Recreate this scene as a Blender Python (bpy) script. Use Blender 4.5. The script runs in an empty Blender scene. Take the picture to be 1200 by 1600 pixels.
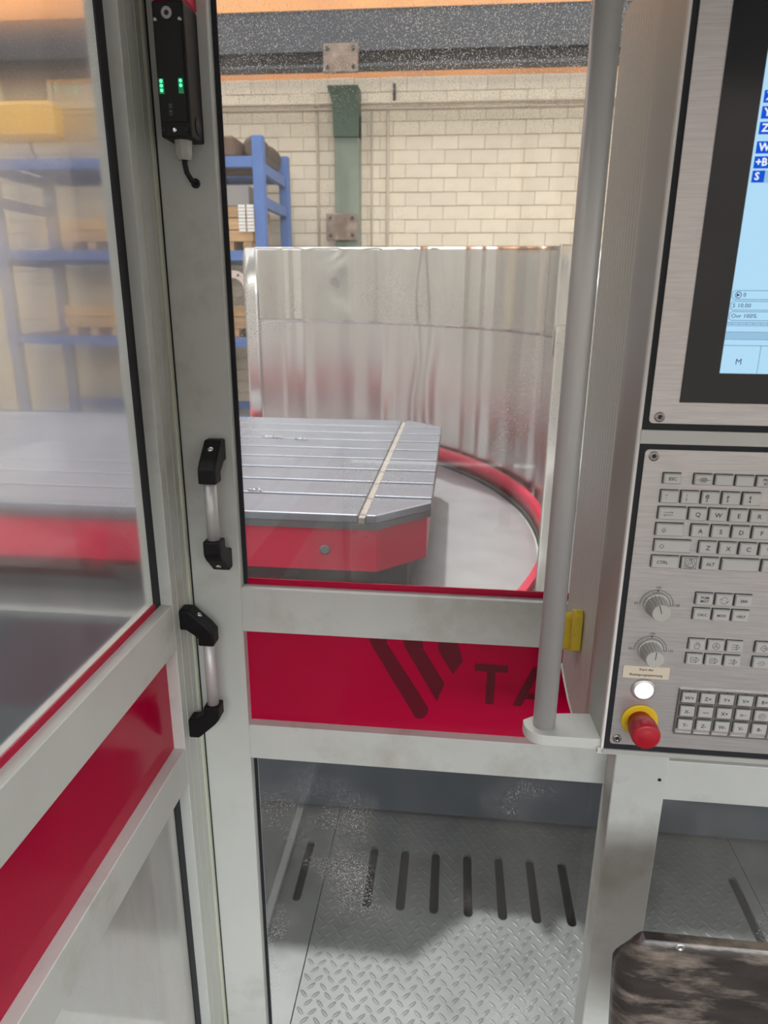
import bpy, bmesh, math, random
from mathutils import Vector, Matrix
random.seed(7)
S = bpy.context.scene
COL = S.collection
PI = math.pi

# ------------------------------------------------------------------ camera
PITCH, YAW, ROLL = .30065, .10118, .007866
cp, sp, cy, sy = math.cos(PITCH), math.sin(PITCH), math.cos(YAW), math.sin(YAW)
FW = Vector((-sy*cp, cy*cp, -sp)); RT = Vector((cy, sy, 0)); UP = RT.cross(FW)
cr, sr = math.cos(ROLL), math.sin(ROLL)
AX = RT*cr + UP*sr; AY = UP*cr - RT*sr; AZ = -FW
cam = bpy.data.cameras.new('camera'); camo = bpy.data.objects.new('camera', cam); COL.objects.link(camo)
camo.matrix_world = Matrix(((AX.x, AY.x, AZ.x, 0), (AX.y, AY.y, AZ.y, 0), (AX.z, AY.z, AZ.z, 1.55), (0, 0, 0, 1)))
cam.sensor_fit = 'VERTICAL'; cam.sensor_height = 36; cam.sensor_width = 27; cam.lens = 1071.2/1600*36
cam.clip_start = .02
cam.dof.use_dof = True; cam.dof.focus_distance = .95; cam.dof.aperture_fstop = 8.0
S.camera = camo

# ------------------------------------------------------------------ world, sun, exposure
W = bpy.data.worlds.new('world'); S.world = W; W.use_nodes = True
bg = W.node_tree.nodes['Background']; bg.inputs[0].default_value = (.985, .99, 1.0, 1); bg.inputs[1].default_value = 2.45
sun = bpy.data.lights.new('sun', 'SUN'); sun.energy = 2.2; sun.angle = math.radians(2.2); sun.color = (1, .98, .95)
suno = bpy.data.objects.new('sun', sun); COL.objects.link(suno)
suno.rotation_euler = Vector((.16, -.52, -1.05)).to_track_quat('-Z', 'Y').to_euler()
suno.location = (-1.2, 5.3, 8)
rfill = bpy.data.lights.new('rear_fill_light', 'AREA'); rfill.shape = 'RECTANGLE'; rfill.size = 5; rfill.size_y = 1.5; rfill.energy = 350; rfill.color = (.93, .98, 1)
rfillo = bpy.data.objects.new('rear_fill_light', rfill); COL.objects.link(rfillo); rfillo.location = (1.3, -4.93, 4.2)
rfillo.rotation_euler = Vector((0, 1, 0)).to_track_quat('-Z', 'Z').to_euler()   # added fill light from behind the viewer, no window is built there
S.view_settings.view_transform = 'Standard'; S.view_settings.look = 'None'
S.view_settings.gamma = 1; S.view_settings.use_curve_mapping = False
S.view_settings.exposure = 0.55
S.cycles.use_denoising = True
S.cycles.max_bounces = 10; S.cycles.transparent_max_bounces = 24
S.cycles.caustics_reflective = False; S.cycles.caustics_refractive = False
S.cycles.sample_clamp_indirect = 6

# ------------------------------------------------------------------ materials
def mat(name, col, rough=.5, metal=0., var=0., vscale=8., bump=0., bscale=60., stretch=(1, 1, 1), dirt=None, dscale=3., dlo=.55, dhi=.75, spec=.5, emit=None, estr=1., randv=0.):
    m = bpy.data.materials.new(name); m.use_nodes = True
    nt = m.node_tree; b = nt.nodes['Principled BSDF']
    b.inputs['Base Color'].default_value = (*col, 1); b.inputs['Roughness'].default_value = rough
    b.inputs['Metallic'].default_value = metal; b.inputs['Specular IOR Level'].default_value = spec
    if emit:
        b.inputs['Emission Color'].default_value = (*emit, 1); b.inputs['Emission Strength'].default_value = estr
    N = nt.nodes.new; L = nt.links.new
    if var or bump or dirt or randv:
        tc = N('ShaderNodeTexCoord'); mp = N('ShaderNodeMapping'); mp.inputs['Scale'].default_value = stretch
        L(tc.outputs['Object'], mp.inputs[0]); src = mp.outputs[0]
    cur = None
    if var:
        n = N('ShaderNodeTexNoise'); n.inputs['Scale'].default_value = vscale; n.inputs['Detail'].default_value = 6; L(src, n.inputs['Vector'])
        r = N('ShaderNodeMapRange'); r.inputs['From Min'].default_value = .3; r.inputs['From Max'].default_value = .7
        r.inputs['To Min'].default_value = 1-var; r.inputs['To Max'].default_value = 1+var; L(n.outputs[0], r.inputs[0])
        mx = N('ShaderNodeVectorMath'); mx.operation = 'SCALE'; mx.inputs[0].default_value = col; L(r.outputs[0], mx.inputs['Scale'])
        cur = mx.outputs[0]
    if randv:
        oi = N('ShaderNodeObjectInfo'); r = N('ShaderNodeMapRange'); r.inputs['To Min'].default_value = 1-randv; r.inputs['To Max'].default_value = 1+randv
        L(oi.outputs['Random'], r.inputs[0])
        mx = N('ShaderNodeVectorMath'); mx.operation = 'SCALE'; mx.inputs[0].default_value = col; L(r.outputs[0], mx.inputs['Scale'])
        if cur: L(cur, mx.inputs[0])
        cur = mx.outputs[0]
    if dirt:
        n = N('ShaderNodeTexNoise'); n.inputs['Scale'].default_value = dscale; n.inputs['Detail'].default_value = 8; n.inputs['Roughness'].default_value = .65; L(src, n.inputs['Vector'])
        r = N('ShaderNodeMapRange'); r.inputs['From Min'].default_value = dlo; r.inputs['From Max'].default_value = dhi; L(n.outputs[0], r.inputs[0])
        mx = N('ShaderNodeMix'); mx.data_type = 'RGBA'; L(r.outputs[0], mx.inputs[0])
        mx.inputs[6].default_value = (*col, 1); mx.inputs[7].default_value = (*dirt, 1)
        if cur: L(cur, mx.inputs[6])
        cur = mx.outputs[2]
    if cur: L(cur, b.inputs['Base Color'])
    if bump:
        n = N('ShaderNodeTexNoise'); n.inputs['Scale'].default_value = bscale; n.inputs['Detail'].default_value = 4; L(src, n.inputs['Vector'])
        bp = N('ShaderNodeBump'); bp.inputs['Strength'].default_value = bump; bp.inputs['Distance'].default_value = .01
        L(n.outputs[0], bp.inputs['Height']); L(bp.outputs[0], b.inputs['Normal'])
    return m

def emis(name, col, s):
    m = bpy.data.materials.new(name); m.use_nodes = True; nt = m.node_tree; nt.nodes.clear()
    e = nt.nodes.new('ShaderNodeEmission'); e.inputs[0].default_value = (*col, 1); e.inputs[1].default_value = s
    o = nt.nodes.new('ShaderNodeOutputMaterial'); nt.links.new(e.outputs[0], o.inputs[0]); return m

def glass(name, haze=.05, speck=.3, blur=0., vs=(6, 6, 1.2), refl=1.):
    """thin pane: clear film + Schlick reflection + grime that scatters, denser at a slant"""
    m = bpy.data.materials.new(name); m.use_nodes = True; nt = m.node_tree; nt.nodes.clear()
    N = nt.nodes.new; L = nt.links.new
    def math_(op, a, b=None, c=None):
        n = N('ShaderNodeMath'); n.operation = op
        for i, v in enumerate((a, b, c)):
            if v is None: continue
            if isinstance(v, (int, float)): n.inputs[i].default_value = v
            else: L(v, n.inputs[i])
        return n.outputs[0]
    lw = N('ShaderNodeLayerWeight'); lw.inputs[0].default_value = .5
    face = lw.outputs['Facing']
    fr = math_('MULTIPLY_ADD', math_('POWER', face, 5.), .96*refl, .04*refl)
    tr = N('ShaderNodeBsdfTransparent'); tr.inputs[0].default_value = (.955, .965, .96, 1)
    gl = N('ShaderNodeBsdfGlossy'); gl.inputs['Roughness'].default_value = .03
    base = tr.outputs[0]
    if blur:
        rf = N('ShaderNodeBsdfRefraction'); rf.inputs['IOR'].default_value = 1.03; rf.inputs['Roughness'].default_value = .55
        rf.inputs[0].default_value = (.95, .955, .95, 1)
        mb = N('ShaderNodeMixShader'); mb.inputs[0].default_value = blur; L(tr.outputs[0], mb.inputs[1]); L(rf.outputs[0], mb.inputs[2]); base = mb.outputs[0]
    m1 = N('ShaderNodeMixShader'); L(fr, m1.inputs[0]); L(base, m1.inputs[1]); L(gl.outputs[0], m1.inputs[2])
    # grime
    tc = N('ShaderNodeTexCoord'); mp = N('ShaderNodeMapping'); mp.inputs['Scale'].default_value = vs; L(tc.outputs['Object'], mp.inputs[0])
    n1 = N('ShaderNodeTexNoise'); n1.inputs['Scale'].default_value = 1.6; n1.inputs['Detail'].default_value = 7; n1.inputs['Roughness'].default_value = .6; L(mp.outputs[0], n1.inputs['Vector'])
    film = math_('MULTIPLY', math_('POWER', n1.outputs[0], 2.), haze*4)
    n2 = N('ShaderNodeTexNoise'); n2.inputs['Scale'].default_value = 520; n2.inputs['Detail'].default_value = 2; L(tc.outputs['Object'], n2.inputs['Vector'])
    r2 = N('ShaderNodeMapRange'); r2.inputs['From Min'].default_value = .575; r2.inputs['From Max'].default_value = .66; L(n2.outputs[0], r2.inputs[0])
    n3 = N('ShaderNodeTexNoise'); n3.inputs['Scale'].default_value = 5; n3.inputs['Detail'].default_value = 4; L(tc.outputs['Object'], n3.inputs['Vector'])
    r3 = N('ShaderNodeMapRange'); r3.inputs['From Min'].default_value = .53; r3.inputs['From Max'].default_value = .74; L(n3.outputs[0], r3.inputs[0])
    sx = N('ShaderNodeSeparateXYZ'); L(tc.outputs['Object'], sx.inputs[0])
    rz = N('ShaderNodeMapRange'); rz.inputs['From Min'].default_value = 1.76; rz.inputs['From Max'].default_value = 1.88; L(sx.outputs['Z'], rz.inputs[0])
    msk = math_('MINIMUM', math_('MULTIPLY_ADD', rz.outputs[0], math_('MULTIPLY', n3.outputs[0], 1.9), r3.outputs[0]), 1.)   # spray reaches the upper edge of the pane
    sk = math_('MULTIPLY', math_('MULTIPLY', r2.outputs[0], msk), speck)
    cosv = math_('SUBTRACT', 1.12, face)
    k = math_('MINIMUM', math_('DIVIDE', math_('ADD', film, sk), cosv), .85)
    df = N('ShaderNodeBsdfDiffuse'); df.inputs[0].default_value = (.80, .78, .75, 1)
    tl = N('ShaderNodeBsdfTranslucent'); tl.inputs[0].default_value = (.80, .78, .75, 1)
    md = N('ShaderNodeMixShader'); md.inputs[0].default_value = .6; L(df.outputs[0], md.inputs[1]); L(tl.outputs[0], md.inputs[2])
    m2 = N('ShaderNodeMixShader'); L(k, m2.inputs[0]); L(m1.outputs[0], m2.inputs[1]); L(md.outputs[0], m2.inputs[2])
    o = N('ShaderNodeOutputMaterial'); L(m2.outputs[0], o.inputs[0])
    return m

M = {}
M['frame'] = mat('frame_paint', (.60, .61, .585), .42, var=.05, vscale=5, dirt=(.37, .34, .285), dscale=4.5, dlo=.54, dhi=.82)
M['seal'] = mat('seal_strip', (.55, .56, .46), .55, var=.08)
M['rubber'] = mat('black_rubber', (.018, .019, .024), .55, spec=.3)
M['plastic'] = mat('black_plastic', (.006, .006, .007), .5, bump=.05, bscale=900, spec=.25)
M['red'] = mat('red_panel', (.46, .0, .038), .16, var=.03, spec=.25)
M['redlogo'] = mat('red_logo_print', (.13, .0, .012), .2)
M['redpaint'] = mat('red_paint', (.58, .008, .055), .35, var=.08, vscale=6, dirt=(.22, .05, .06), dscale=7, dlo=.62, dhi=.9)
M['anod'] = mat('anodised_aluminium', (.60, .59, .59), .48, metal=.4, var=.03)
M['alu'] = mat('console_aluminium', (.50, .50, .47), .42, metal=.35, var=.03)
M['plate'] = mat('brushed_steel_plate', (.56, .53, .53), .36, metal=.75, var=.10, vscale=30, stretch=(1, 1, 22), bump=.03, bscale=220)
M['keyc'] = mat('key_cap', (.56, .55, .54), .42, metal=.3, var=.03)
M['ink'] = mat('ink', (.02, .02, .03), .6)
M['bezel'] = mat('screen_black_glass', (.008, .009, .014), .12)
M['screwm'] = mat('screw_metal', (.32, .31, .29), .3, metal=1.)
M['chrome'] = mat('chrome', (.75, .75, .75), .12, metal=1.)
M['knob'] = mat('grey_knob', (.50, .48, .46), .45)
M['yellow'] = mat('yellow_plastic', (.75, .50, .02), .4, var=.05)
M['estop'] = mat('red_mushroom', (.42, .006, .02), .38)
M['label'] = mat('cream_label', (.70, .62, .50), .5)
M['clip'] = mat('yellow_clip', (.62, .45, .03), .45, dirt=(.10, .07, .02), dscale=60, dlo=.62, dhi=.72)
M['screen'] = emis('screen_light', (.46, .74, .95), .66)
M['screenbar'] = emis('screen_bar_light', (.36, .62, .86), .58)
M['screenline'] = emis('screen_line', (.14, .30, .48), .5)
M['screenblue'] = emis('screen_blue', (.01, .10, .72), .62)
M['screenink'] = emis('screen_ink', (.03, .07, .14), .5)
M['screenwhite'] = emis('screen_white', (.85, .93, 1), .66)
M['led'] = emis('led_green', (.08, 1., .30), 1.5)
M['ledbox'] = mat('led_window', (.0, .05, .02), .2, emit=(0, .25, .08), estr=.35)
M['btn'] = emis('lit_button', (1, .98, 1), 1.3)
M['tape'] = mat('keyway_tape', (.36, .32, .28), .5)
M['tabletop'] = mat('machined_iron', (.27, .29, .345), .30, metal=.55, var=.10, vscale=5, stretch=(.6, 3, 1), dirt=(.21, .225, .265), dscale=5)
M['slotmetal'] = mat('slot_iron', (.22, .22, .25), .4, metal=.7)
M['edge'] = mat('table_edge_iron', (.16, .165, .18), .38, metal=.6)
M['sheet'] = mat('steel_sheet', (.70, .69, .675), .16, metal=1., var=.05, vscale=3, bump=.05, bscale=5, stretch=(1, 1, .35))
M['sheet2'] = mat('steel_sheet_lower', (.70, .69, .68), .28, metal=1., var=.06, vscale=3, bump=.06, bscale=6, stretch=(1, 1, .3))
M['pan'] = mat('pan_steel', (.34, .34, .355), .38, metal=.4, var=.10, vscale=7)
M['darkiron'] = mat('dark_iron', (.035, .035, .037), .6, var=.4, vscale=120)
M['bedgrey'] = mat('bed_blue_grey', (.055, .066, .085), .45, var=.08)
M['bedtop'] = mat('bed_top_grey', (.62, .62, .61), .4, var=.08)
M['tread'] = mat('tread_plate', (.130, .138, .139), .45, metal=.2, var=.14, vscale=9, dirt=(.08, .078, .072), dscale=8, dlo=.55, dhi=.8)
M['pit'] = mat('pit_black', (.004, .004, .006), .9)
M['concrete'] = mat('concrete', (.24, .23, .22), .8, var=.2, vscale=2)
M['cabinfloor'] = mat('cabin_floor', (.10, .10, .10), .7, var=.2)
M['brick'] = mat('painted_brick', (.78, .665, .52), .8, var=.10, vscale=2.2, randv=.05, dirt=(.50, .38, .27), dscale=1.3, dlo=.50, dhi=.80)
M['mortar'] = mat('mortar', (.40, .31, .22), .9, var=.25, vscale=3)
M['hallwall'] = mat('hall_wall', (.63, .61, .575), .85, var=.1, vscale=1)
M['orange'] = mat('orange_plaster', (.78, .34, .13), .8, var=.12, vscale=1.5)
M['steelblue'] = mat('crane_blue_grey', (.042, .046, .056), .5, var=.15, vscale=2)
M['darkbeam'] = mat('dark_beam', (.022, .021, .021), .6, var=.3, vscale=3)
M['green'] = mat('column_green', (.20, .235, .18), .6, var=.12, vscale=2.5)
M['greendark'] = mat('column_dark_green', (.045, .085, .05), .6)
M['rust'] = mat('rusty_plate', (.24, .17, .13), .75, var=.3, vscale=9, dirt=(.42, .34, .28), dscale=9)
M['pipe'] = mat('painted_pipe', (.50, .41, .31), .6, var=.1)
M['blue'] = mat('rack_blue', (.075, .16, .42), .45, var=.08, vscale=4)
M['wood'] = mat('crate_wood', (.50, .30, .15), .75, var=.25, vscale=4, stretch=(1, 1, 9), randv=.2)
M['darkwood'] = mat('dark_wood', (.16, .09, .055), .75, var=.3, vscale=5, randv=.3)
M['casting'] = mat('casting_brown', (.06, .04, .03), .6, var=.4, vscale=6)
M['greybox'] = mat('grey_carton', (.27, .25, .24), .7)
M['white'] = mat('white_part', (.78, .76, .74), .5)
M['flange'] = mat('pale_flange', (.66, .53, .47), .5)
M['hoist'] = mat('hoist_yellow', (.80, .42, .04), .5)
M['chairwood'] = mat('worn_plywood', (.040, .032, .030), .33, var=.35, vscale=18, stretch=(.7, 1, 2.2), dirt=(.26, .215, .18), dscale=13, dlo=.50, dhi=.66, bump=.10, bscale=34)
M['chairmetal'] = mat('chair_frame_metal', (.05, .05, .05), .4, metal=.5)
M['railgrey'] = mat('rail_grey', (.20, .205, .21), .45)
M['trimw'] = mat('white_trim', (.78, .76, .74), .4)
M['glassf'] = glass('front_glass', .022, .8)
M['glassl'] = glass('side_glass', .02, .35, blur=.45)
M['glasslow'] = glass('lower_glass', .012, .6)
M['glasslowl'] = glass('side_lower_glass', .10, .4, blur=.4)
M['glassr'] = glass('right_lower_glass', .03, .8)

# ------------------------------------------------------------------ mesh helpers
def xf(bm, verts, m):
    bmesh.ops.transform(bm, matrix=m, verts=verts)
def box(bm, x0, x1, y0, y1, z0, z1, bev=0., mi=0, seg=1):
    r = bmesh.ops.create_cube(bm, size=1.)
    vs = r['verts']
    for v in vs:
        v.co = Vector(((x0+x1)/2+v.co.x*(x1-x0), (y0+y1)/2+v.co.y*(y1-y0), (z0+z1)/2+v.co.z*(z1-z0)))
    fs = set(f for v in vs for f in v.link_faces)
    for f in fs: f.material_index = mi
    if bev:
        es = list(set(e for v in vs for e in v.link_edges))
        rr = bmesh.ops.bevel(bm, geom=es, offset=bev, segments=seg, affect='EDGES', profile=.6)
        for f in rr['faces']: f.material_index = mi
    return bm
def prism(bm, pts, ax, a, b, mi=0, bev=0.):
    """polygon pts in the plane normal to axis ax, swept a..b.  ax 'y': pts=(x,z); 'x': pts=(y,z); 'z': pts=(x,y)"""
    def P(p, h):
        return {'y': (p[0], h, p[1]), 'x': (h, p[0], p[1]), 'z': (p[0], p[1], h)}[ax]
    lo = [bm.verts.new(P(p, a)) for p in pts]; hi = [bm.verts.new(P(p, b)) for p in pts]
    n = len(pts); fs = [bm.faces.new(lo), bm.faces.new(hi[::-1])]
    for i in range(n): fs.append(bm.faces.new((lo[i], hi[i], hi[(i+1) % n], lo[(i+1) % n])))
    for f in fs: f.material_index = mi
    bmesh.ops.recalc_face_normals(bm, faces=fs)
    if bev:
        es = list(set(e for f in fs for e in f.edges))
        rr = bmesh.ops.bevel(bm, geom=es, offset=bev, segments=2, affect='EDGES', profile=.6)
        for f in rr['faces']: f.material_index = mi
    return bm
def lathe(bm, prof, base, d, n=24, mi=0, smooth=True, cap=True):
    """prof: (radius, height) along direction d from base"""
    d = Vector(d).normalized(); q = d.to_track_quat('Z', 'Y').to_matrix(); base = Vector(base)
    rings = []
    for r, h in prof:
        rings.append([bm.verts.new(base + q @ Vector((r*math.cos(2*PI*i/n), r*math.sin(2*PI*i/n), h))) for i in range(n)])
    fs = []
    for a, b in zip(rings, rings[1:]):
        for i in range(n):
            f = bm.faces.new((a[i], a[(i+1) % n], b[(i+1) % n], b[i])); f.smooth = smooth; fs.append(f)
    if cap:
        fs.append(bm.faces.new(rings[0][::-1])); fs.append(bm.faces.new(rings[-1]))
    for f in fs: f.material_index = mi
    return bm
def tube(bm, pts, r, n=10, mi=0):
    pts = [Vector(p) for p in pts]; rings = []
    for i, p in enumerate(pts):
        d = (pts[min(i+1, len(pts)-1)]-pts[max(i-1, 0)]).normalized()
        q = d.to_track_quat('Z', 'X').to_matrix()
        rings.append([bm.verts.new(p+q @ Vector((r*math.cos(2*PI*k/n), r*math.sin(2*PI*k/n), 0))) for k in range(n)])
    for a, b in zip(rings, rings[1:]):
        best = min(range(n), key=lambda s: (a[0].co-b[s].co).length)
        for i in range(n):
            f = bm.faces.new((a[i], a[(i+1) % n], b[(i+1+best) % n], b[(i+best) % n])); f.smooth = True; f.material_index = mi
    for e in (rings[0][::-1], rings[-1]):
        f = bm.faces.new(e); f.material_index = mi
    bmesh.ops.recalc_face_normals(bm, faces=bm.faces[:])
    return bm
def quadstroke(bm, pts, w, y, mi=1, closed=False):
    """flat printed line in the plane y (faces the -y side); pts are (x,z)"""
    if closed: pts = pts+[pts[0]]
    for (x0, z0), (x1, z1) in zip(pts, pts[1:]):
        l = math.hypot(x1-x0, z1-z0)
        if l < 1e-9: continue
        ux, uz = (x1-x0)/l, (z1-z0)/l; nx, nz = -uz*w/2, ux*w/2; ex, ez = ux*w*.3, uz*w*.3
        vs = [bm.verts.new(p) for p in ((x0-ex+nx, y, z0-ez+nz), (x0-ex-nx, y, z0-ez-nz), (x1+ex-nx, y, z1+ez-nz), (x1+ex+nx, y, z1+ez+nz))]
        bm.faces.new(vs).material_index = mi
def flatpoly(bm, pts, y, mi=1):
    f = bm.faces.new([bm.verts.new((p[0], y, p[1])) for p in pts]); f.material_index = mi
    return f
def text(bm, s, x, z, h, y, mi=1, bold=0., align='CENTER', sx=1., shear=0.):
    """printed text standing in plane y, h = cap height, facing -y"""
    c = bpy.data.curves.new('t', 'FONT'); c.body = s; c.size = h*1.4; c.align_x = align; c.align_y = 'CENTER'; c.offset = bold; c.resolution_u = 2; c.shear = shear
    o = bpy.data.objects.new('t', c); me = bpy.data.meshes.new_from_object(o)
    vs = [bm.verts.new((x+v.co.x*sx, y, z+v.co.y)) for v in me.vertices]
    for p in me.polygons:
        try: bm.faces.new([vs[i] for i in p.vertices]).material_index = mi
        except ValueError: pass
    bpy.data.objects.remove(o); bpy.data.curves.remove(c); bpy.data.meshes.remove(me)
def tag(o, label=None, cat=None, group=None, kind=None):
    if label: o['label'] = label
    if cat: o['category'] = cat
    if group: o['group'] = group
    if kind: o['kind'] = kind
    return o
def base_of(o):
    m = Matrix.Identity(4)
    while o is not None:
        m = Matrix.Translation(o.location) @ m if o.type == 'EMPTY' else m
        o = None
    return m
def obj(name, bm, mats, parent=None, smooth_ang=None):
    me = bpy.data.meshes.new(name); bm.to_mesh(me); bm.free()
    for m in (mats if isinstance(mats, (list, tuple)) else [mats]): me.materials.append(M[m])
    o = bpy.data.objects.new(name, me); COL.objects.link(o)
    if parent is not None:
        o.parent = parent
        if parent.type == 'EMPTY': o.matrix_parent_inverse = Matrix.Translation(-parent.location)
    return o
def thing(name, loc, label, cat, group=None, kind=None):
    o = bpy.data.objects.new(name, None); COL.objects.link(o); o.location = loc; o.empty_display_size = .1
    return tag(o, label, cat, group, kind)
def B(): return bmesh.new()
def bx(name, m, parent, *a, **k): return obj(name, box(B(), *a, **k), m, parent)

# ================================================================== THE HALL
ZF = -.10                    # shop floor level, the cabin floor is 0
o = bx('floor', 'concrete', None, -9.6, 6, -5, 9.6, -.35, ZF-.03); tag(o, 'grey concrete floor of the workshop hall', 'floor', kind='structure')
o = bx('floor_cabin', 'cabinfloor', None, -.43, 1.6, -1.6, 1.03, ZF-.02, -.075); tag(o, 'dark floor of the operator cabin', 'floor', kind='structure')

# back wall: mortar slab with painted bricks set proud of it
wb = bx('wall_back', 'mortar', None, -9.6, 6, 9.515, 9.7, ZF, 4.14); tag(wb, 'cream painted brick wall at the back of the hall', 'wall', kind='structure')
BH, BW = .161, .325
brick_me = []
for k in range(3):
    bm = B(); box(bm, -.160, .160, -.010-.001*k, .02, -.077, .077, .004)
    me = bpy.data.meshes.new('brick'); bm.to_mesh(me); bm.free(); me.materials.append(M['brick']); brick_me.append(me)
rest = B(); nb = 0
for r in range(27):
    z = 4.14-BH*(r+.5)
    if z < ZF+.05: break
    off = (r % 2)*BW/2
    for c in range(49):
        x = -9.5+off+BW*(c+.5)
        if x > 5.8: continue
        if -3.25 < x < 1.95 and z > 2.0:
            o = bpy.data.objects.new('brick', brick_me[random.randrange(3)]); COL.objects.link(o)
            o.parent = wb; o.location = (x, 9.515+random.uniform(-.003, .003), z+random.uniform(-.003, .003)); nb += 1
            o.rotation_euler.y = random.uniform(-.006, .006)
        else:
            box(rest, x-.160, x+.160, 9.504, 9.53, z-.077, z+.077)
o = obj('brick_remainder', rest, 'brick', wb); o['kind'] = 'stuff'
o = bx('upper_band', 'orange', wb, -9.6, 6, 9.54, 9.7, 4.14, 7.)
o = bx('wall_left', 'hallwall', None, -9.8, -9.6, -5, 9.7, ZF, 7.); tag(o, 'beige left side wall of the workshop hall', 'wall', kind='structure')
o = bx('wall_right', 'hallwall', None, 6, 6.2, -5, 9.7, ZF, 7.); tag(o, 'beige right side wall of the workshop hall', 'wall', kind='structure')
o = bx('wall_rear', 'hallwall', None, -9.8, 6.2, -5.2, -5, ZF, 7.); tag(o, 'beige wall of the hall behind the operator cabin', 'wall', kind='structure')

o = bx('ceiling', 'hallwall', None, -9.8, 6.2, -1.6, 4.3, 7.0, 7.2); tag(o, 'unseen strip of hall roof added to keep sky light off the near floor', 'ceiling', kind='structure')  # unseen roof strip, added to block sky light over cabin and near floor
o = bx('ceiling_cabin', 'frame', None, -.56, 1.6, -1.6, 1.12, 2.301, 2.34); tag(o, 'light grey unseen cabin roof added to dim the cabin', 'ceiling', kind='structure')  # unseen roof, added to darken the cabin and its upper stiles

# crane runway: dark lower girder, blue-grey upper girder
t = thing('crane_girder', (-1.8, 8.95, 3.99), 'dark steel crane girder running across the top of the brick wall', 'girder')
bm = B(); box(bm, -9.4, 5.8, 8.86, 8.90, 4.07, 4.20); obj('web', bm, 'darkbeam', t)
bx('bottom_flange', 'steelblue', t, -9.4, 5.8, 8.75, 8.95, 4.045, 4.075); bx('top_flange', 'steelblue', t, -9.4, 5.8, 8.75, 9.0, 4.20, 4.26)
t = thing('crane_rail_beam', (-1.8, 8.95, 4.26), 'blue grey crane rail beam above the dark girder', 'beam')
bx('web', 'steelblue', t, -9.4, 5.8, 8.80, 8.95, 4.26, 4.58); bx('rail', 'darkbeam', t, -9.4, 5.8, 8.84, 8.91, 4.58, 4.63)

# green column
t = thing('steel_column', (-1.44, 9.3, ZF), 'green steel column standing in front of the brick wall', 'column')
bm = B(); box(bm, -1.59, -1.285, 9.27, 9.49, ZF-.03, 3.70, .01); obj('shaft', bm, 'green', t)
bm = B(); prism(bm, [(-1.59, 3.44), (-1.285, 3.44), (-1.285, 3.985), (-1.66, 3.985), (-1.60, 3.80)], 'y', 9.2, 9.495); obj('capital', bm, 'greendark', t)
p = bx('mounting_plate', 'rust', t, -1.60, -1.21, 8.66, 8.715, 3.97, 4.25, bev=.006)
for x in (-1.55, -1.26):
    for z in (4.02, 4.20):
        bm = B(); lathe(bm, [(.022, 0), (.022, .02), (.012, .022)], (x, 8.66, z), (0, -1, 0), 6, smooth=False); obj('bolt', bm, 'darkbeam', p)
p = bx('splice_plate', 'rust', t, -1.695, -1.30, 9.2, 9.268, 2.26, 2.575, bev=.006)
for x in (-1.64, -1.36):
    for z in (2.32, 2.52):
        bm = B(); lathe(bm, [(.022, 0), (.022, .02), (.012, .022)], (x, 9.2, z), (0, -1, 0), 6, smooth=False); obj('bolt', bm, 'darkbeam', p)

# conduits on the wall
for i, (z, r, lb) in enumerate(((3.86, .020, 'upper thin pipe running along the brick wall'), (3.80, .014, 'lower thin pipe just under the other along the brick wall'))):
    bm = B(); tube(bm, [(-9.3, 9.46, z), (5.7, 9.46, z-.02)], r, 8); o = obj('wall_pipe', bm, 'pipe'); tag(o, lb, 'pipe', 'pipes on the brick wall')
for x, z0, z1, r, lb in ((-1.84, 1.2, 4.0, .016, 'vertical conduit on the brick wall just left of the green column'),
                         (-1.15, 1.2, 3.76, .012, 'thin vertical conduit right beside the green column'),
                         (-.95, 1.2, 3.76, .018, 'vertical conduit on the brick wall furthest right'),
                         (-.875, 3.88, 4.06, .018, 'short dark bracket rod above the wall pipe')):
    bm = B(); tube(bm, [(x, 9.475, z0), (x, 9.475, z1)], r, 8)
    o = obj('wall_conduit', bm, 'pipe' if z0 < 3 else 'darkbeam'); tag(o, lb, 'pipe')

# yellow hoist under the crane girder
t = thing('chain_hoist', (-5.1, 8.6, 3.2), 'yellow chain hoist hanging below the crane girder', 'hoist')
bx('body', 'hoist', t, -5.5, -4.72, 8.4, 8.7, 3.3, 3.7, bev=.05); bx('trolley', 'darkbeam', t, -5.3, -4.9, 8.45, 8.7, 3.7, 3.985)
bm = B(); tube(bm, [(-5.1, 8.55, 3.3), (-5.1, 8.55, 3.2), (-5.05, 8.55, 3.14), (-5.1, 8.55, 3.08), (-5.15, 8.55, 3.12)], .02, 8); obj('hook', bm, 'darkbeam', t)

# blue storage rack
RX0, RX1, RY0, RY1 = -5.35, -2.14, 7.95, 9.2
t = thing('storage_rack', (-3.75, 8.5, ZF), 'blue steel pallet rack loaded with crates against the brick wall', 'rack')
for x in (RX0, RX1-.12):
    for y in (RY0, RY1-.11):
        bm = B(); box(bm, x, x+.12, y, y+.11, ZF-.03, 3.21, .006); obj('upright', bm, 'blue', t)
for z in (2.905, 1.955, 1.01, .1):
    for y in (RY0+.01, RY1-.09):
        bx('beam', 'blue', t, RX0+.12, RX1-.12, y, y+.08, z, z+.105)
for x in (RX0, RX1-.12):
    for z in (2.86, 2.52, 1.9, 1.0):
        bx('end_brace', 'blue', t, x+.03, x+.09, RY0+.11, RY1-.11, z, z+.11)
for z in (2.99, 2.04, 1.095):
    for k in range(10):
        y = RY0+.1+k*.105
        bx('shelf_board', 'darkwood', t, RX0+.12, RX1-.12, y, y+.09, z, z+.022)
SH = {3: 3.012, 2: 2.062, 1: 1.117}
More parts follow.
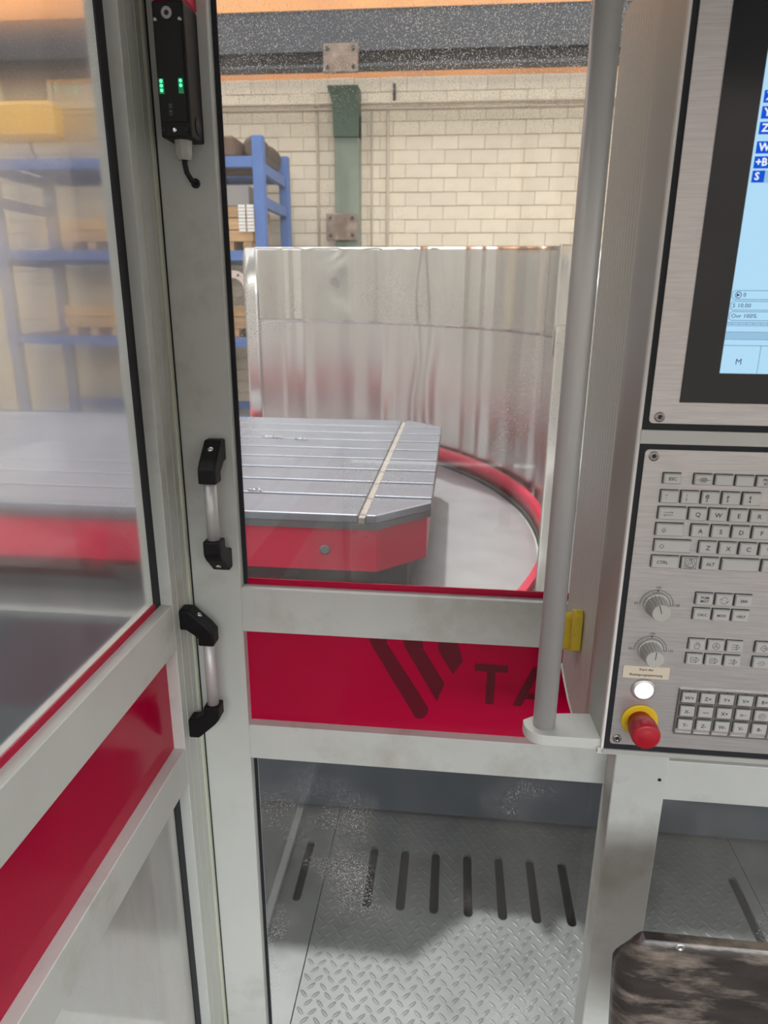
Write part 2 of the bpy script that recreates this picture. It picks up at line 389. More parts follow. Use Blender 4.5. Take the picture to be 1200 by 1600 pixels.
def crate(x0, x1, y0, y1, z, h, label, n=3, m='wood'):
    t = thing('wooden_crate', ((x0+x1)/2, (y0+y1)/2, z), label, 'crate')
    for k in range(3):
        xx = x0+.02+(x1-x0-.14)*k/2
        bx('skid', m, t, xx, xx+.10, y0+.01, y1, z, z+.09)
    hh = (h-.09)/n
    bx('core', 'darkwood', t, x0+.02, x1-.02, y0+.02, y1-.02, z+.09, z+h-.005)
    for k in range(n):
        bx('plank', m, t, x0, x1, y0, y0+.018, z+.09+hh*k+.006, z+.09+hh*(k+1)-.006)
        bx('plank', m, t, x1-.018, x1, y0+.019, y1, z+.09+hh*k+.006, z+.09+hh*(k+1)-.006)
    return t
crate(-2.86, -2.30, 8.0, 8.75, SH[2], .46, 'pale wooden crate on the middle rack shelf behind the white strips', 3)
o = bx('carton', 'greybox', None, -2.85, -2.33, 8.02, 8.7, SH[2]+.46, SH[2]+.67, bev=.008); tag(o, 'grey carton lying on the pale crate in the rack', 'carton')
for k in range(2):
    t = thing('strip_bundle', (-2.40+.10*k, 7.93, SH[2]+.20), 'bundle of white strips hanging by the front upright, %s one' % ('left' if k == 0 else 'right'), 'strips', 'white strip bundles')
    for j in range(8):
        bx('strip', 'white', t, -2.43+.095*k, -2.355+.095*k, 7.915, 7.935, SH[2]+.19+.035*j, SH[2]+.217+.035*j)
crate(-4.55, -3.85, 8.0, 8.9, SH[2], .34, 'low wooden crate on the middle shelf seen through the side door', 2)
crate(-3.72, -3.05, 8.0, 8.9, SH[2], .50, 'tall wooden crate beside the pale one on the middle shelf', 3)
crate(-4.62, -3.95, 8.0, 8.9, SH[1], .34, 'low wooden crate on the lower shelf seen through the side door', 2)
crate(-3.70, -3.10, 8.0, 8.9, SH[1], .42, 'tall wooden crate left of the pale flange on the lower shelf', 3)
crate(-2.92, -2.30, 8.12, 8.9, SH[1], .36, 'wooden crate behind the pale round flange on the lower shelf', 2)
t = thing('round_flange', (-2.56, 8.05, SH[1]), 'pale round flange standing upright on the lower rack shelf', 'flange')
bm = B(); prof = []
n = 28
for k in range(n+1):
    a = PI*k/n; prof.append((-2.565+.235*math.cos(a), SH[1]+.50+.235*math.sin(a)))
prof += [(-2.80, SH[1])] + [(-2.70, SH[1])]
for k in range(n+1):
    a = PI*(1-k/n); prof.append((-2.565+.135*math.cos(a), SH[1]+.50+.155*math.sin(a)))
prof += [(-2.43, SH[1]), (-2.33, SH[1])]
prism(bm, prof, 'y', 8.0, 8.06); obj('ring', bm, 'flange', t)
for a in (.5, 1.2, 1.95, 2.6):
    bm = B(); lathe(bm, [(.015, 0), (.015, .004)], (-2.565+.19*math.cos(a), 8.0, SH[1]+.50+.195*math.sin(a)), (0, -1, 0), 8); obj('bolt_hole', bm, 'darkbeam', t)
def casting(x, y, r, l, label):
    t = thing('machine_casting', (x, y, SH[3]), label, 'casting')
    bm = B(); lathe(bm, [(r*.7, 0), (r, .02), (r, l*.3), (r*.8, l*.34), (r*.8, l*.7), (r, l*.74), (r, l-.02), (r*.7, l)], (x, y, SH[3]+r), (0, 1, 0), 20); obj('drum', bm, 'casting', t)
    for s in (-1, 1):
        bx('foot', 'casting', t, x+s*r*.6-.03, x+s*r*.6+.03, y+.05, y+l-.05, SH[3], SH[3]+r*.5)
casting(-2.32, 8.25, .13, .75, 'dark round casting on the rack top behind the upright')
casting(-3.5, 8.1, .15, .8, 'dark round casting on the rack top seen through the side door')
bm = B(); box(bm, -2.86, -2.47, 8.02, 8.6, SH[3], SH[3]+.21, .02); box(bm, -2.74, -2.66, 8.005, 8.02, SH[3]+.03, SH[3]+.14)
o = obj('machine_block', bm, 'darkwood'); tag(o, 'square brown block on top of the rack left of the upright', 'block')

# ================================================================== THE MACHINE
# bed
t = thing('machine_bed', (-1.0, 3.2, ZF), 'long blue grey machine bed behind the tread plate floor', 'machine bed')
bx('front_face', 'bedgrey', t, -3.7, 1.9, 1.88, 1.92, -.075, .585)
bx('top', 'bedtop', t, -3.7, 1.9, 1.88, 4.95, .585, .598)
bx('core', 'darkiron', t, -3.65, 1.85, 1.96, 4.9, ZF-.028, .585)
# round pan
RC, RR = (-1.69, 2.75), 2.07
a0 = math.asin((1.89-RC[1])/(RR-.03)); arc = [a0+(PI-2*a0)*k/72 for k in range(73)]
t = thing('coolant_pan', (RC[0], RC[1], .598), 'round grey pan with a red rim around the machine table', 'pan')
bm = B(); prism(bm, [(RC[0]+(RR-.03)*math.cos(a), RC[1]+(RR-.03)*math.sin(a)) for a in arc], 'z', .598, .606); obj('pan_floor', bm, 'pan', t)
def band(r0, r1, z0, z1, arc, zf=None, wob=None, nz=1):
    bm = B(); rows = []
    for a in arc:
        ring = []
        for r in (r0, r1):
            ring.append([(r, k) for k in range(nz+1)])
        rows.append(a)
    V = {}
    for i, a in enumerate(arc):
        zt = zf(a) if zf else z1
        for s, r in enumerate((r0, r1)):
            for k in range(nz+1):
                z = z0+(zt-z0)*k/nz; rr = r+(wob(a, z) if wob else 0)
                V[i, s, k] = bm.verts.new((RC[0]+rr*math.cos(a), RC[1]+rr*math.sin(a), z))
    n = len(arc)
    for i in range(n-1):
        for k in range(nz):
            for s in (0, 1):
                q = [V[i, s, k], V[i+1, s, k], V[i+1, s, k+1], V[i, s, k+1]]
                f = bm.faces.new(q if s else q[::-1]); f.smooth = True
        bm.faces.new((V[i, 0, nz], V[i+1, 0, nz], V[i+1, 1, nz], V[i, 1, nz])); bm.faces.new((V[i, 1, 0], V[i+1, 1, 0], V[i+1, 0, 0], V[i, 0, 0]))
    for i in (0, n-1):
        for k in range(nz):
            q = [V[i, 0, k], V[i, 0, k+1], V[i, 1, k+1], V[i, 1, k]]; bm.faces.new(q if i else q[::-1])
    bmesh.ops.recalc_face_normals(bm, faces=bm.faces[:])
    return bm
obj('rim', band(RR-.012, RR+.012, .622, .705, arc), 'redpaint', t)
obj('rim_joint', band(RR-.02, RR+.012, .598, .622, arc), 'darkiron', t)
# table
TX0, TX1, TY0, TY1, TZ, CH = -2.95, -.06, 1.885, 3.53, .95, .155
def octo(i=0., c=CH):
    return [(TX0+c, TY0+i), (TX1-c, TY0+i), (TX1-i, TY0+c), (TX1-i, TY1-c), (TX1-c, TY1-i), (TX0+c, TY1-i), (TX0+i, TY1-c), (TX0+i, TY0+c)]
t = thing('machine_table', ((TX0+TX1)/2, (TY0+TY1)/2, .606), 'large machined table with long slots and a red skirt', 'machine table')
bm = B(); prism(bm, octo(0), 'z', .905, .925); obj('table_plate', bm, 'edge', t)
GX0, GX1 = -.268, -.245
slots = [1.908+.179*k for k in range(1, 9)]
edges = [TY0]+slots+[TY1]
bm = B()
def strip_poly(x0, x1, y0, y1):
    # clip the rectangle by the chamfered outline
    P = [(x0, y0), (x1, y0), (x1, y1), (x0, y1)]
    oc = octo(.0)
    n = len(oc)
    for i in range(n):
        (ax, ay), (bx_, by) = oc[i], oc[(i+1) % n]; Q = []
        for j in range(len(P)):
            p, q = P[j], P[(j+1) % len(P)]
            sp_ = (bx_-ax)*(p[1]-ay)-(by-ay)*(p[0]-ax); sq = (bx_-ax)*(q[1]-ay)-(by-ay)*(q[0]-ax)
            if sp_ >= -1e-9: Q.append(p)
            if (sp_ > 1e-9) != (sq > 1e-9) and abs(sp_-sq) > 1e-12:
                u = sp_/(sp_-sq); Q.append((p[0]+(q[0]-p[0])*u, p[1]+(q[1]-p[1])*u))
        P = [p for k, p in enumerate(Q) if k == 0 or math.hypot(p[0]-Q[k-1][0], p[1]-Q[k-1][1]) > 1e-5]
        if len(P) > 1 and math.hypot(P[0][0]-P[-1][0], P[0][1]-P[-1][1]) < 1e-5: P.pop()
        if len(P) < 3: return None
    return P
for k in range(len(edges)-1):
    y0 = edges[k]+(.009 if k else 0); y1 = edges[k+1]-(.009 if k < len(edges)-2 else 0)
    for x0, x1 in ((TX0, GX0), (GX1, TX1)):
        P = strip_poly(x0, x1, y0, y1)
        if P: prism(bm, P, 'z', .925, TZ, bev=.004)
obj('slotted_top', bm, 'tabletop', t)
bx('keyway_insert', 'tape', t, GX0+.002, GX1-.002, TY0-.004, TY1-.01, .926, .943)
for y in slots+[1.912]:
    bx('keyway_mark', 'slotmetal', t, GX0+.001, GX1+.006, y-.006, y+.006, .926, .9435)
bm = B(); prism(bm, octo(.012), 'z', .77, .905); sk = obj('skirt', bm, 'redpaint', t)
bm = B(); lathe(bm, [(.016, 0), (.016, .002), (.010, .002)], (-.369, TY0+.012, .834), (0, -1, 0), 14); obj('plug', bm, 'slotmetal', sk)
bx('pedestal', 'darkiron', t, TX0+.25, -.13, 2.02, 3.4, .606, .77)
# hand-size chips left on the table
for k, (x, y, l) in enumerate(((-.86, 2.98, .10), (-.70, 2.95, .06), (-.66, 2.1, .05))):
    bm = B()
    tube(bm, [(x+l*j/14+.004*math.sin(j*2.1), y+.010*math.cos(j*1.7), TZ+.0055+.0028*math.cos(j*2.3)) for j in range(15)], .0025, 5)
    o = obj('metal_chip', bm, 'chrome'); tag(o, ('long curled metal chip at the back of the slotted table', 'short curled metal chip beside the long one on the table', 'curled metal chip near the front edge of the table')[k], 'chip', 'metal chips on the table')

# steel guard behind the table
SR = RR+.03
def sang(a): return (a-A1)/(A0-A1)
A0, A1 = math.radians(81.7), math.radians(-22)
NS = 200; sarc = [A0+(A1-A0)*k/NS for k in range(NS+1)]
def ztop(a):
    y = RC[1]+SR*math.sin(a); return 1.688+.0655*(y-1.9)
rnd = [(random.uniform(A1, A0), random.uniform(.008, .03), random.uniform(-.010, .010)) for _ in range(26)]
def wob(a, z):
    s = 0
    for c, w, h in rnd: s += h*math.exp(-((a-c)/w)**2)
    s += .014*math.exp(-((a-math.radians(47.0)-.012*math.sin(z*9))/.014)**2)-.022*math.exp(-((a-math.radians(42.6)-.010*math.sin(z*7+1))/.026)**2)+.012*math.exp(-((a-math.radians(55))/.02)**2)+.012*math.exp(-((a-math.radians(72))/.02)**2)
    s += .012*math.exp(-((a-math.radians(64)-.02*math.sin(z*12))/.03)**2)*max(0, (z-1.3)/.5)*math.sin(z*21)
    s += .006*math.sin(a*9)
    return s
t = thing('splash_guard', (RC[0]+SR, RC[1], .705), 'tall curved stainless steel sheet guard behind the slotted table', 'guard')
obj('upper_sheet', band(SR, SR+.003, 1.40, 1.8, sarc, ztop, wob, 24), 'sheet', t)
obj('lower_sheet', band(SR+.006, SR+.009, .66, 1.50, sarc, lambda a: 1.495+.012*math.sin(a*5), wob, 30), 'sheet2', t)
bm = B(); NXs = 40
Gs = [[[bm.verts.new((.40+.95*i/NXs, 3.06+.55*i/NXs+.004*k+.008*math.sin(i*.9)+.006*math.sin(i*.37+1), z)) for z in (.60, 1.2, 1.750+.0003*i)] for i in range(NXs+1)] for k in (0, 1)]
for i in range(NXs):
    for j in (0, 1):
        for k in (0, 1):
            f = bm.faces.new((Gs[k][i][j], Gs[k][i+1][j], Gs[k][i+1][j+1], Gs[k][i][j+1])); f.smooth = True
    bm.faces.new((Gs[0][i][2], Gs[0][i+1][2], Gs[1][i+1][2], Gs[1][i][2]))
bmesh.ops.recalc_face_normals(bm, faces=bm.faces[:])
obj('side_sheet', bm, 'sheet', t)
ea = [A0+math.radians(2.2)-math.radians(2.6)*k/6 for k in range(7)]
def zt2(a): return ztop(A0)-.004-(.05*max(0, (a-A0-math.radians(1.5))/math.radians(.7))**2)
obj('edge_strip', band(SR-.012, SR-.008, .66, 1.8, ea, zt2, None, 4), 'sheet2', t)

# tread plate floor in front of the bed
t = tag(bpy.data.objects.new('floor_tread', None), 'checkered steel plate floor with long dark slots beside the cabin', 'floor', kind='structure'); COL.objects.link(t); t.location = (.3, 1.5, ZF)
SX = [-.40, -.197, -.100, -.005, .092, .188, .282, .378, .88]
def pill(cx, y0, y1, w, n=5):
    r = w/2; P = []
    for k in range(n+1): a = PI*k/n; P.append((cx+r*math.cos(a), y1-r+r*math.sin(a)))
    for k in range(n+1): a = PI+PI*k/n; P.append((cx+r*math.cos(a), y0+r+r*math.sin(a)))
    return P
def plate(x0, x1, y0, y1, z, holes, th=.012):
    bm = B(); es = []; loops = [[(x0, y0), (x1, y0), (x1, y1), (x0, y1)]]+holes
    tops = []
    for Lp in loops:
        vs = [bm.verts.new((p[0], p[1], z)) for p in Lp]; tops.append(vs)
        es += [bm.edges.new((vs[i], vs[(i+1) % len(vs)])) for i in range(len(vs))]
    bmesh.ops.triangle_fill(bm, use_beauty=True, use_dissolve=False, edges=es)
    for vs in tops:
        lo = [bm.verts.new((v.co.x, v.co.y, z-th)) for v in vs]
        for i in range(len(vs)):
            j = (i+1) % len(vs); bm.faces.new((vs[i], vs[j], lo[j], lo[i]))
    bmesh.ops.recalc_face_normals(bm, faces=bm.faces[:])
    for f in bm.faces:
        if abs(f.normal.z) > .9 and f.normal.z < 0: f.normal_flip()
    return bm
pl_l = obj('smooth_plate', plate(-1.6, -.335, 1.06, 1.955, ZF, [pill(-.40, 1.515, 1.75, .024)]), 'tread', t)
pl_r = obj('checker_plate', plate(-.332, .925, 1.06, 1.955, ZF, [pill(x, 1.515, 1.748, .026) for x in SX[1:]]), 'tread', t)
obj('smooth_plate', plate(.928, 2.2, 1.06, 1.955, ZF, []), 'tread', t)
bx('pit', 'pit', t, -1.6, 2.2, 1.06, 1.955, ZF-.029, ZF-.027)
bm = B(); pit = .030
oct8 = [(math.cos(2*PI*k/8), math.sin(2*PI*k/8)) for k in range(8)]
j = 0
y = 1.075
while y < 1.94:
    i = 0; x = -.318+(.5*pit if j % 2 else 0)
    while x < .905:
        if not any(abs(x-s) < .026 and 1.50 < y < 1.765 for s in SX):
            a = PI/4 if (i+j) % 2 else -PI/4
            ca, sa = math.cos(a), math.sin(a)
            lo = [bm.verts.new((x+ca*u*.0135-sa*v*.0048, y+sa*u*.0135+ca*v*.0048, ZF)) for u, v in oct8]
            hi = [bm.verts.new((x+ca*u*.0085-sa*v*.0022, y+sa*u*.0085+ca*v*.0022, ZF+.0011)) for u, v in oct8]
            for k in range(8):
                f = bm.faces.new((lo[k], lo[(k+1) % 8], hi[(k+1) % 8], hi[k])); f.smooth = True
            f = bm.faces.new(hi); f.smooth = True
        x += pit; i += 1
    y += pit*.72; j += 1
o = obj('raised_lozenges', bm, 'tread', pl_r); o['kind'] = 'stuff'
bm = B(); box(bm, -.475, -.452, 1.10, 1.875, ZF, ZF+.014, .003); o = obj('guide_rail', bm, 'railgrey'); tag(o, 'thin pale rail lying on the plate floor left of the slots', 'rail')

# ================================================================== THE CABIN
YW = 1.05; DP = .045; RC_ = .022          # wall face, leaf depth, glass recess
XL = -.44
Z1T, Z1B, Z2T, Z2B = 1.077, .995, .806, .735
def leaf(name, label, side):
    """sliding door leaf: stiles, rails, panes, red infill.  side 'f' lies in y = YW, 'l' in x = XL"""
    t = thing(name, (0, YW, 0) if side == 'f' else (XL, .4, 0), label, 'door', kind='structure')
    def bb(nm, m, u0, u1, d0, d1, z0, z1, par=t, bev=0.):
        if side == 'f': return bx(nm, m, par, u0, u1, YW+d0, YW+d1, z0, z1, bev=bev)
        return bx(nm, m, par, XL-d1, XL-d0, u0, u1, z0, z1, bev=bev)
    if side == 'f': a, b, c, d = -.452, -.352, .297, .36
    else: a, b, c, d = -.75, -.68, .9695, 1.036
    bb('stile', 'frame', a, b, 0, DP, .0-.07, 2.16, bev=.0012); bb('stile', 'frame', c, d, 0, DP, .0-.07, 2.16, bev=.0012)
    for z0, z1 in ((Z1B, Z1T), (Z2B, Z2T), (2.07, 2.16), (-.07, -.03)):
        bb('rail', 'frame', b, c, 0, DP, z0, z1, bev=.0012)
    up = 'glassf' if side == 'f' else 'glassl'; lo = 'glasslow' if side == 'f' else 'glasslowl'
    p = bb('pane', up, b-.004, c+.004, RC_, RC_+.005, Z1T-.004, 2.074); g = .0075 if side == 'f' else .021
    bb('glazing_gasket', 'rubber', b, b+g, RC_-.003, RC_-.0002, Z1T, 2.07, p); bb('glazing_gasket', 'rubber', c-g, c, RC_-.003, RC_-.0002, Z1T, 2.07, p)
    bb('red_edge_strip', 'red', b+g, c-g, RC_-.003, RC_-.0002, Z1T, Z1T+.011, p)
    p = bb('red_panel', 'red', b-.004, c+.004, RC_-.002, RC_+.004, Z2T-.004, Z1B+.004)
    q = bb('pane', lo, b-.004, c+.004, RC_, RC_+.005, -.034, Z2B+.004)
    bb('glazing_gasket', 'rubber', b, b+g*.8, RC_-.003, RC_-.0002, -.03, Z2B, q)
    if side == 'l': bb('glazing_gasket', 'rubber', c-g, c, RC_-.003, RC_-.0002, -.03, Z2B, q)
    return t, p
d1, redp = leaf('door_1', 'front sliding door with red infill panel and a logo', 'f')
d2, redq = leaf('door_2', 'left sliding door with red infill panel running toward the viewer', 'l')
# logo on the red panel of the front door
yl = YW+RC_-.0026
logo = [[(-0.1337, 0.9948), (-0.1034, 0.9948), (-0.1015, .976), (-0.0973, 0.9701), (-0.026, 0.8534), (-0.027, .842), (-0.0321, 0.8337), (-.041, .8295), (-0.0488, 0.8312), (-0.1221, 0.9602), (-.131, .977)],
        [(-0.0738, 0.9948), (-0.0408, 0.9948), (-0.038, 0.9711), (0.001, 0.9041), (-0.0113, 0.8678), (-0.065, 0.9622), (-.072, .976)],
        [(-0.0125, 0.9948), (0.0177, 0.9948), (0.0313, 0.9508), (0.0152, 0.9236), (-0.0083, 0.962), (-.0125, .974)],
        [(0.0524, 0.9478), (0.1092, 0.9478), (0.1092, 0.9332), (0.0883, 0.9332), (0.0883, 0.869), (0.0737, 0.869), (0.0737, 0.9332), (0.0524, 0.9332)]]
for k, P in enumerate(logo):
    bm = B(); f = flatpoly(bm, P, yl, 0); f.normal_update()
    if f.normal.y > 0: f.normal_flip()
    obj('logo_letter' if k == 3 else 'logo_stripe', bm, 'redlogo', redp)
bm = B()
for P in ([(.1212, .869), (.1365, .869), (.1600, .931), (.1600, .9478), (.1515, .9478)], [(.2005, .869), (.1855, .869), (.1600, .931), (.1600, .9478), (.1685, .9478)], [(.1425, .884), (.1795, .884), (.1740, .896), (.1480, .896)]):
    f = flatpoly(bm, P, yl, 0); f.normal_update()
    if f.normal.y > 0: f.normal_flip()
obj('logo_letter', bm, 'redlogo', redp)
# seals at the corner where both leaves meet
bx('seal_strip', 'seal', d2, XL-.016, XL+.0035, 1.0365, 1.0475, .0-.07, 2.16, bev=.002)
bx('seal_backing', 'rubber', d2, XL-.012, XL+.0045, 1.0476, 1.0497, .0-.07, 2.16)
for u in (1.019, .990):
    bx('face_groove', 'seal', d2, XL-.002, XL+.0006, u, u+.0025, .0-.07, 2.16)

# grab handles
def handle(par, side, u, z0, z1):
    """bow handle with two angled black end brackets and a round grip"""
    def P(u_, d_, z_):  # u along the leaf, d outward
        return (u_, YW-d_, z_) if side == 'f' else (XL+d_, u_, z_)
    off = .043
    bm = B(); lathe(bm, [(.0098, 0), (.0098, z1-z0-.075)], P(u, off, z0+.0375), (0, 0, 1), 20); h = obj('handle', bm, 'anod', par)
    prof = [(0, .017), (0, -.018), (.011, -.018), (.0295, -.031), (.0295, -.046), (.0565, -.046), (.0565, -.022), (.047, -.010), (.022, .013), (.018, .017)]
    for z, s in ((z1, 1), (z0, -1)):
        bm = B(); pts = [(d_, z+s*q_) for d_, q_ in prof]
        if side == 'f': prism(bm, [(YW-d_, q_) for d_, q_ in pts], 'x', u-.0145, u+.0145, bev=.0035)
        else: prism(bm, [(XL+d_, q_) for d_, q_ in pts], 'y', u-.0145, u+.0145, bev=.0035)
        obj('handle_bracket', bm, 'plastic', h)
        dirv = Vector(P(u, 1, 0))-Vector(P(u, 0, 0)); dirv = (dirv+Vector((0, 0, s*1.1))).normalized()
        c = Vector(P(u, .030, z+s*.0045))
        bm = B(); lathe(bm, [(.0078, 0), (.0078, .0012), (.0066, .0014)], c-dirv*.0006, dirv, 18); obj('screw_recess', bm, 'rubber', h)
        bm = B(); lathe(bm, [(.0045, 0), (.0045, .0022), (.0025, .0030), (.0022, .0016)], c-dirv*.0002, dirv, 14); obj('screw', bm, 'chrome', h)
handle(d1, 'f', -.377, 1.133, 1.319)
handle(d2, 'l', 1.003, .832, 1.041)

# fixed front wall right of the door: post, rails, lower pane, header
t = thing('wall_front', (.6, 1.02, 0), 'light grey frame with post and lower pane right of the front door', 'wall', kind='structure')
bx('post', 'frame', t, .288, .3735, 1.0, 1.048, -.072, 2.3, bev=.0015)
bx('rail', 'frame', t, .374, 1.6, 1.008, 1.048, .745, .822, bev=.0015); bx('slot_reflection_strip', 'red', t, .374, 1.6, 1.03, 1.046, .822, .834)  # red strip stands in for the pinkish reflections in the slot
bx('rail', 'frame', t, .374, 1.6, 1.008, 1.048, .834, 1.02, bev=.0015)
bx('upper_panel', 'frame', t, .374, 1.6, 1.02, 1.045, 1.02, 2.3)
bx('pane', 'glassr', t, .374, 1.6, 1.024, 1.029, -.03, .745); bx('rail', 'frame', t, .374, 1.6, 1.008, 1.048, -.072, -.03)
bx('header', 'frame', t, -.50, .288, 1.0, 1.12, 2.17, 2.3); bx('header', 'frame', t, -.56, -.44, -1.6, .999, 2.17, 2.3)
bm = B(); lathe(bm, [(.003, 0), (.003, .001)], (.3625, 1.0, .7905), (0, -1, 0), 10); obj('drill_hole', bm, 'rubber', t)

# safety switch on the front door stile
t = thing('safety_switch', (-.386, YW, 1.755), 'black safety switch with green lights on the door stile', 'switch')
X0, X1, YS = -.4085, -.3655, 1.0
bm = B(); box(bm, X0, X1, YS, YW-.0005, 1.757, 1.915, .003, seg=2); hs = obj('housing', bm, 'plastic', t)
bm = B(); box(bm, X0-.0005, X1+.0005, YS-.001, YW-.0005, 1.9155, 1.99, .003); obj('red_cap', bm, 'redpaint', t)
bx('cover_plate', 'plastic', t, X0+.002, X1-.004, YS-.0016, YS-.0001, 1.775, 1.892, bev=.0006)
for x, n in ((X0+.0065, 3), (X1-.010, 2)):
    w = bx('light_window', 'ledbox', t, x-.0034, x+.0034, YS-.0022, YS-.0017, 1.8085, 1.8265)
    for k in range(n):
        bm = B(); lathe(bm, [(.0022, 0), (.0020, .0007), (.001, .0011)], (x, YS-.0022, 1.8235-.0055*k), (0, -1, 0), 10); obj('led', bm, 'led', w)
bm = B(); lathe(bm, [(.0072, 0), (.0072, .0014), (.0034, .0014), (.0030, .0004)], (-.3885, YS, 1.901), (0, -1, 0), 18); obj('key_slot', bm, 'knob', t)
bm = B(); lathe(bm, [(.0031, 0), (.0028, .0012)], (-.3885, YS, 1.901), (0, -1, 0), 14); obj('key_hole', bm, 'rubber', t)
for x, z, m in ((X0+.004, 1.8935, 'screwm'), (X1-.006, 1.8935, 'screwm'), (X0+.005, 1.766, 'rubber'), (-.389, 1.766, 'chrome'), (X1-.006, 1.766, 'rubber')):
    bm = B(); lathe(bm, [(.0032, 0), (.0032, .0008), (.0015, .0012)], (x, YS, z), (0, -1, 0), 12); obj('screw', bm, m, t)
M['greyink'] = mat('grey_print', (.16, .16, .2), .6)
bm = B(); text(bm, 'CE 02', 0, 0, .0042, 0, 0, .0001); bmesh.ops.transform(bm, matrix=Matrix.Translation((-.3915, YS-.0019, 1.790)) @ Matrix.Rotation(-PI/2, 4, 'Y'), verts=bm.verts[:]); obj('print', bm, 'greyink', t)
bm = B(); lathe(bm, [(.006, 0), (.011, .0006), (.011, .001)], (X1, 1.026, 1.775), (1, 0, 0), 16); obj('side_plug', bm, 'rubber', t)
bm = B(); lathe(bm, [(.0125, 0), (.0125, .005), (.0115, .0055), (.0115, .018), (.0085, .024)], (-.3865, 1.022, 1.757), (0, 0, -1), 8, smooth=False); obj('cable_gland', bm, 'knob', t)
bm = B(); tube(bm, [(-.3865, 1.022, 1.736), (-.3865, 1.022, 1.728), (-.386, 1.026, 1.718), (-.384, 1.036, 1.710), (-.383, 1.0495, 1.7075)], .0038, 10); obj('cable', bm, 'rubber', t)
bm = B(); lathe(bm, [(.0068, 0), (.0068, .0012), (.0045, .0016)], (-.383, YW, 1.7075), (0, -1, 0), 16); obj('cable_grommet', bm, 'rubber', t)

# ------------------------------------------------------------------ control console
YP = .68
CX0, CX1, CZ0, CZ1 = .1795, .70, 1.0714, 1.86
t = CON = thing('control_console', (.42, .8, CZ0), 'aluminium control console with screen and keyboard right of the door', 'console')
# housing: vertical extrusion, ribbed side, bulged front corner, sculpted lower edge
bm = B(); pr = []
def zlow(y):
    pts = [(.68, 1.070), (.70, 1.058), (.74, 1.036), (.81, 1.017), (.88, 1.018), (.94, 1.034)]
    for (a, za), (b, zb) in zip(pts, pts[1:]):
        if y <= b: return za+(zb-za)*max(0, (y-a)/(b-a))
    return pts[-1][1]
side = [(CX0, YP-.001), (CX0-.0015, YP-.0005), (CX0-.0018, YP+.004)]
for k in range(1, 13):
    u = k/12; side.append((CX0-.0018-.0035*math.sin(u*PI/2), YP+.004+.070*u))
y = side[-1][1]+.002; xs = CX0-.0053
while y < .925:
    for dx, dy in ((0, 0), (0, .0075), (.0007, .0084), (.0007, .0100)):
        if y+dy < .932: side.append((xs+dx, y+dy))
    y += .0128
side.append((xs, .933)); 
prev = None
for x, yy in side:
    a, b = bm.verts.new((x, yy, zlow(yy))), bm.verts.new((x, yy, CZ1))
    c = bm.verts.new((CX1, yy, zlow(yy)))
    if prev:
        f = bm.faces.new((prev[0], a, b, prev[1])); f.smooth = yy < .755
        bm.faces.new((prev[2], c, a, prev[0]))
    prev = (a, b, c)
bm.faces.new([bm.verts.new(p) for p in ((xs, .933, zlow(.933)), (CX1, .933, zlow(.933)), (CX1, .933, CZ1), (xs, .933, CZ1))])
bm.faces.new([bm.verts.new(p) for p in ((CX1, YP, 1.07), (CX1, .933, 1.034), (CX1, .933, CZ1), (CX1, YP, CZ1))])
bm.faces.new([bm.verts.new(p) for p in ((CX0, YP, CZ1), (CX1, YP, CZ1), (CX1, .933, CZ1), (xs, .933, CZ1))])
bm.faces.new([bm.verts.new(p) for p in ((CX0, YP, 1.07), (CX1, YP, 1.07), (CX1, YP, CZ1), (CX0, YP, CZ1))])
hous = obj('housing', bm, 'alu', t)
def tubeedge():
    bm = B(); pts = [(xs-.0005, yy, zlow(yy)) for yy in (.933, .90, .86, .81, .77, .74, .715, .70, .688)]
    tube(bm, pts, .0018, 8); return bm
obj('lower_edge_trim', tubeedge(), 'frame', hous)
def rrect(x0, x1, z0, z1, r, n=5):
    P = []
    for cx, cz, a in ((x1-r, z1-r, 0), (x0+r, z1-r, PI/2), (x0+r, z0+r, PI), (x1-r, z0+r, 1.5*PI)):
        for k in range(n+1): P.append((cx+r*math.cos(a+PI/2*k/n), cz+r*math.sin(a+PI/2*k/n)))
    return P
bx('edge_trim', 'trimw', t, CX0-.0018, CX0+.0008, YP-.0022, YP+.006, 1.071, CZ1); bx('edge_trim', 'alu', t, CX0, CX1, YP-.003, YP+.004, 1.0655, 1.0712)
bx('centre_strip', 'frame', t, CX0+.0008, CX1, YP-.0035, YP-.0002, 1.4185, 1.4318)
bx('gasket', 'rubber', t, CX0+.0009, CX1, YP-.0016, YP-.0002, 1.0714, 1.4184); bx('gasket', 'rubber', t, CX0+.0009, CX1, YP-.0016, YP-.0002, 1.4319, CZ1-.005)
bm = B(); prism(bm, rrect(.1862, CX1-.006, 1.0788, 1.4128, .004), 'y', YP-.0028, YP-.0017); kp = obj('keyboard_plate', bm, 'plate', t)
bm = B(); prism(bm, rrect(.1862, CX1-.006, 1.4385, CZ1-.012, .004), 'y', YP-.0028, YP-.0017); sp_ = obj('screen_plate', bm, 'plate', t)
YK = YP-.0028
for x, z, par in ((.1935, 1.086, kp), (.1948, 1.4062, kp), (.1955, 1.4445, sp_)):
    bm = B(); lathe(bm, [(.0048, 0), (.0048, .0010), (.0036, .0016), (.0020, .0016), (.0016, .0008)], (x, YK, z), (0, -1, 0), 18)
    obj('screw', bm, 'screwm', par)
    bm = B()
    for a in (.3, 1.35, 2.4): quadstroke(bm, [(x-.0026*math.cos(a), z-.0026*math.sin(a)), (x+.0026*math.cos(a), z+.0026*math.sin(a))], .0008, YK-.00165, 0)
    obj('screw_cross', bm, 'ink', par)
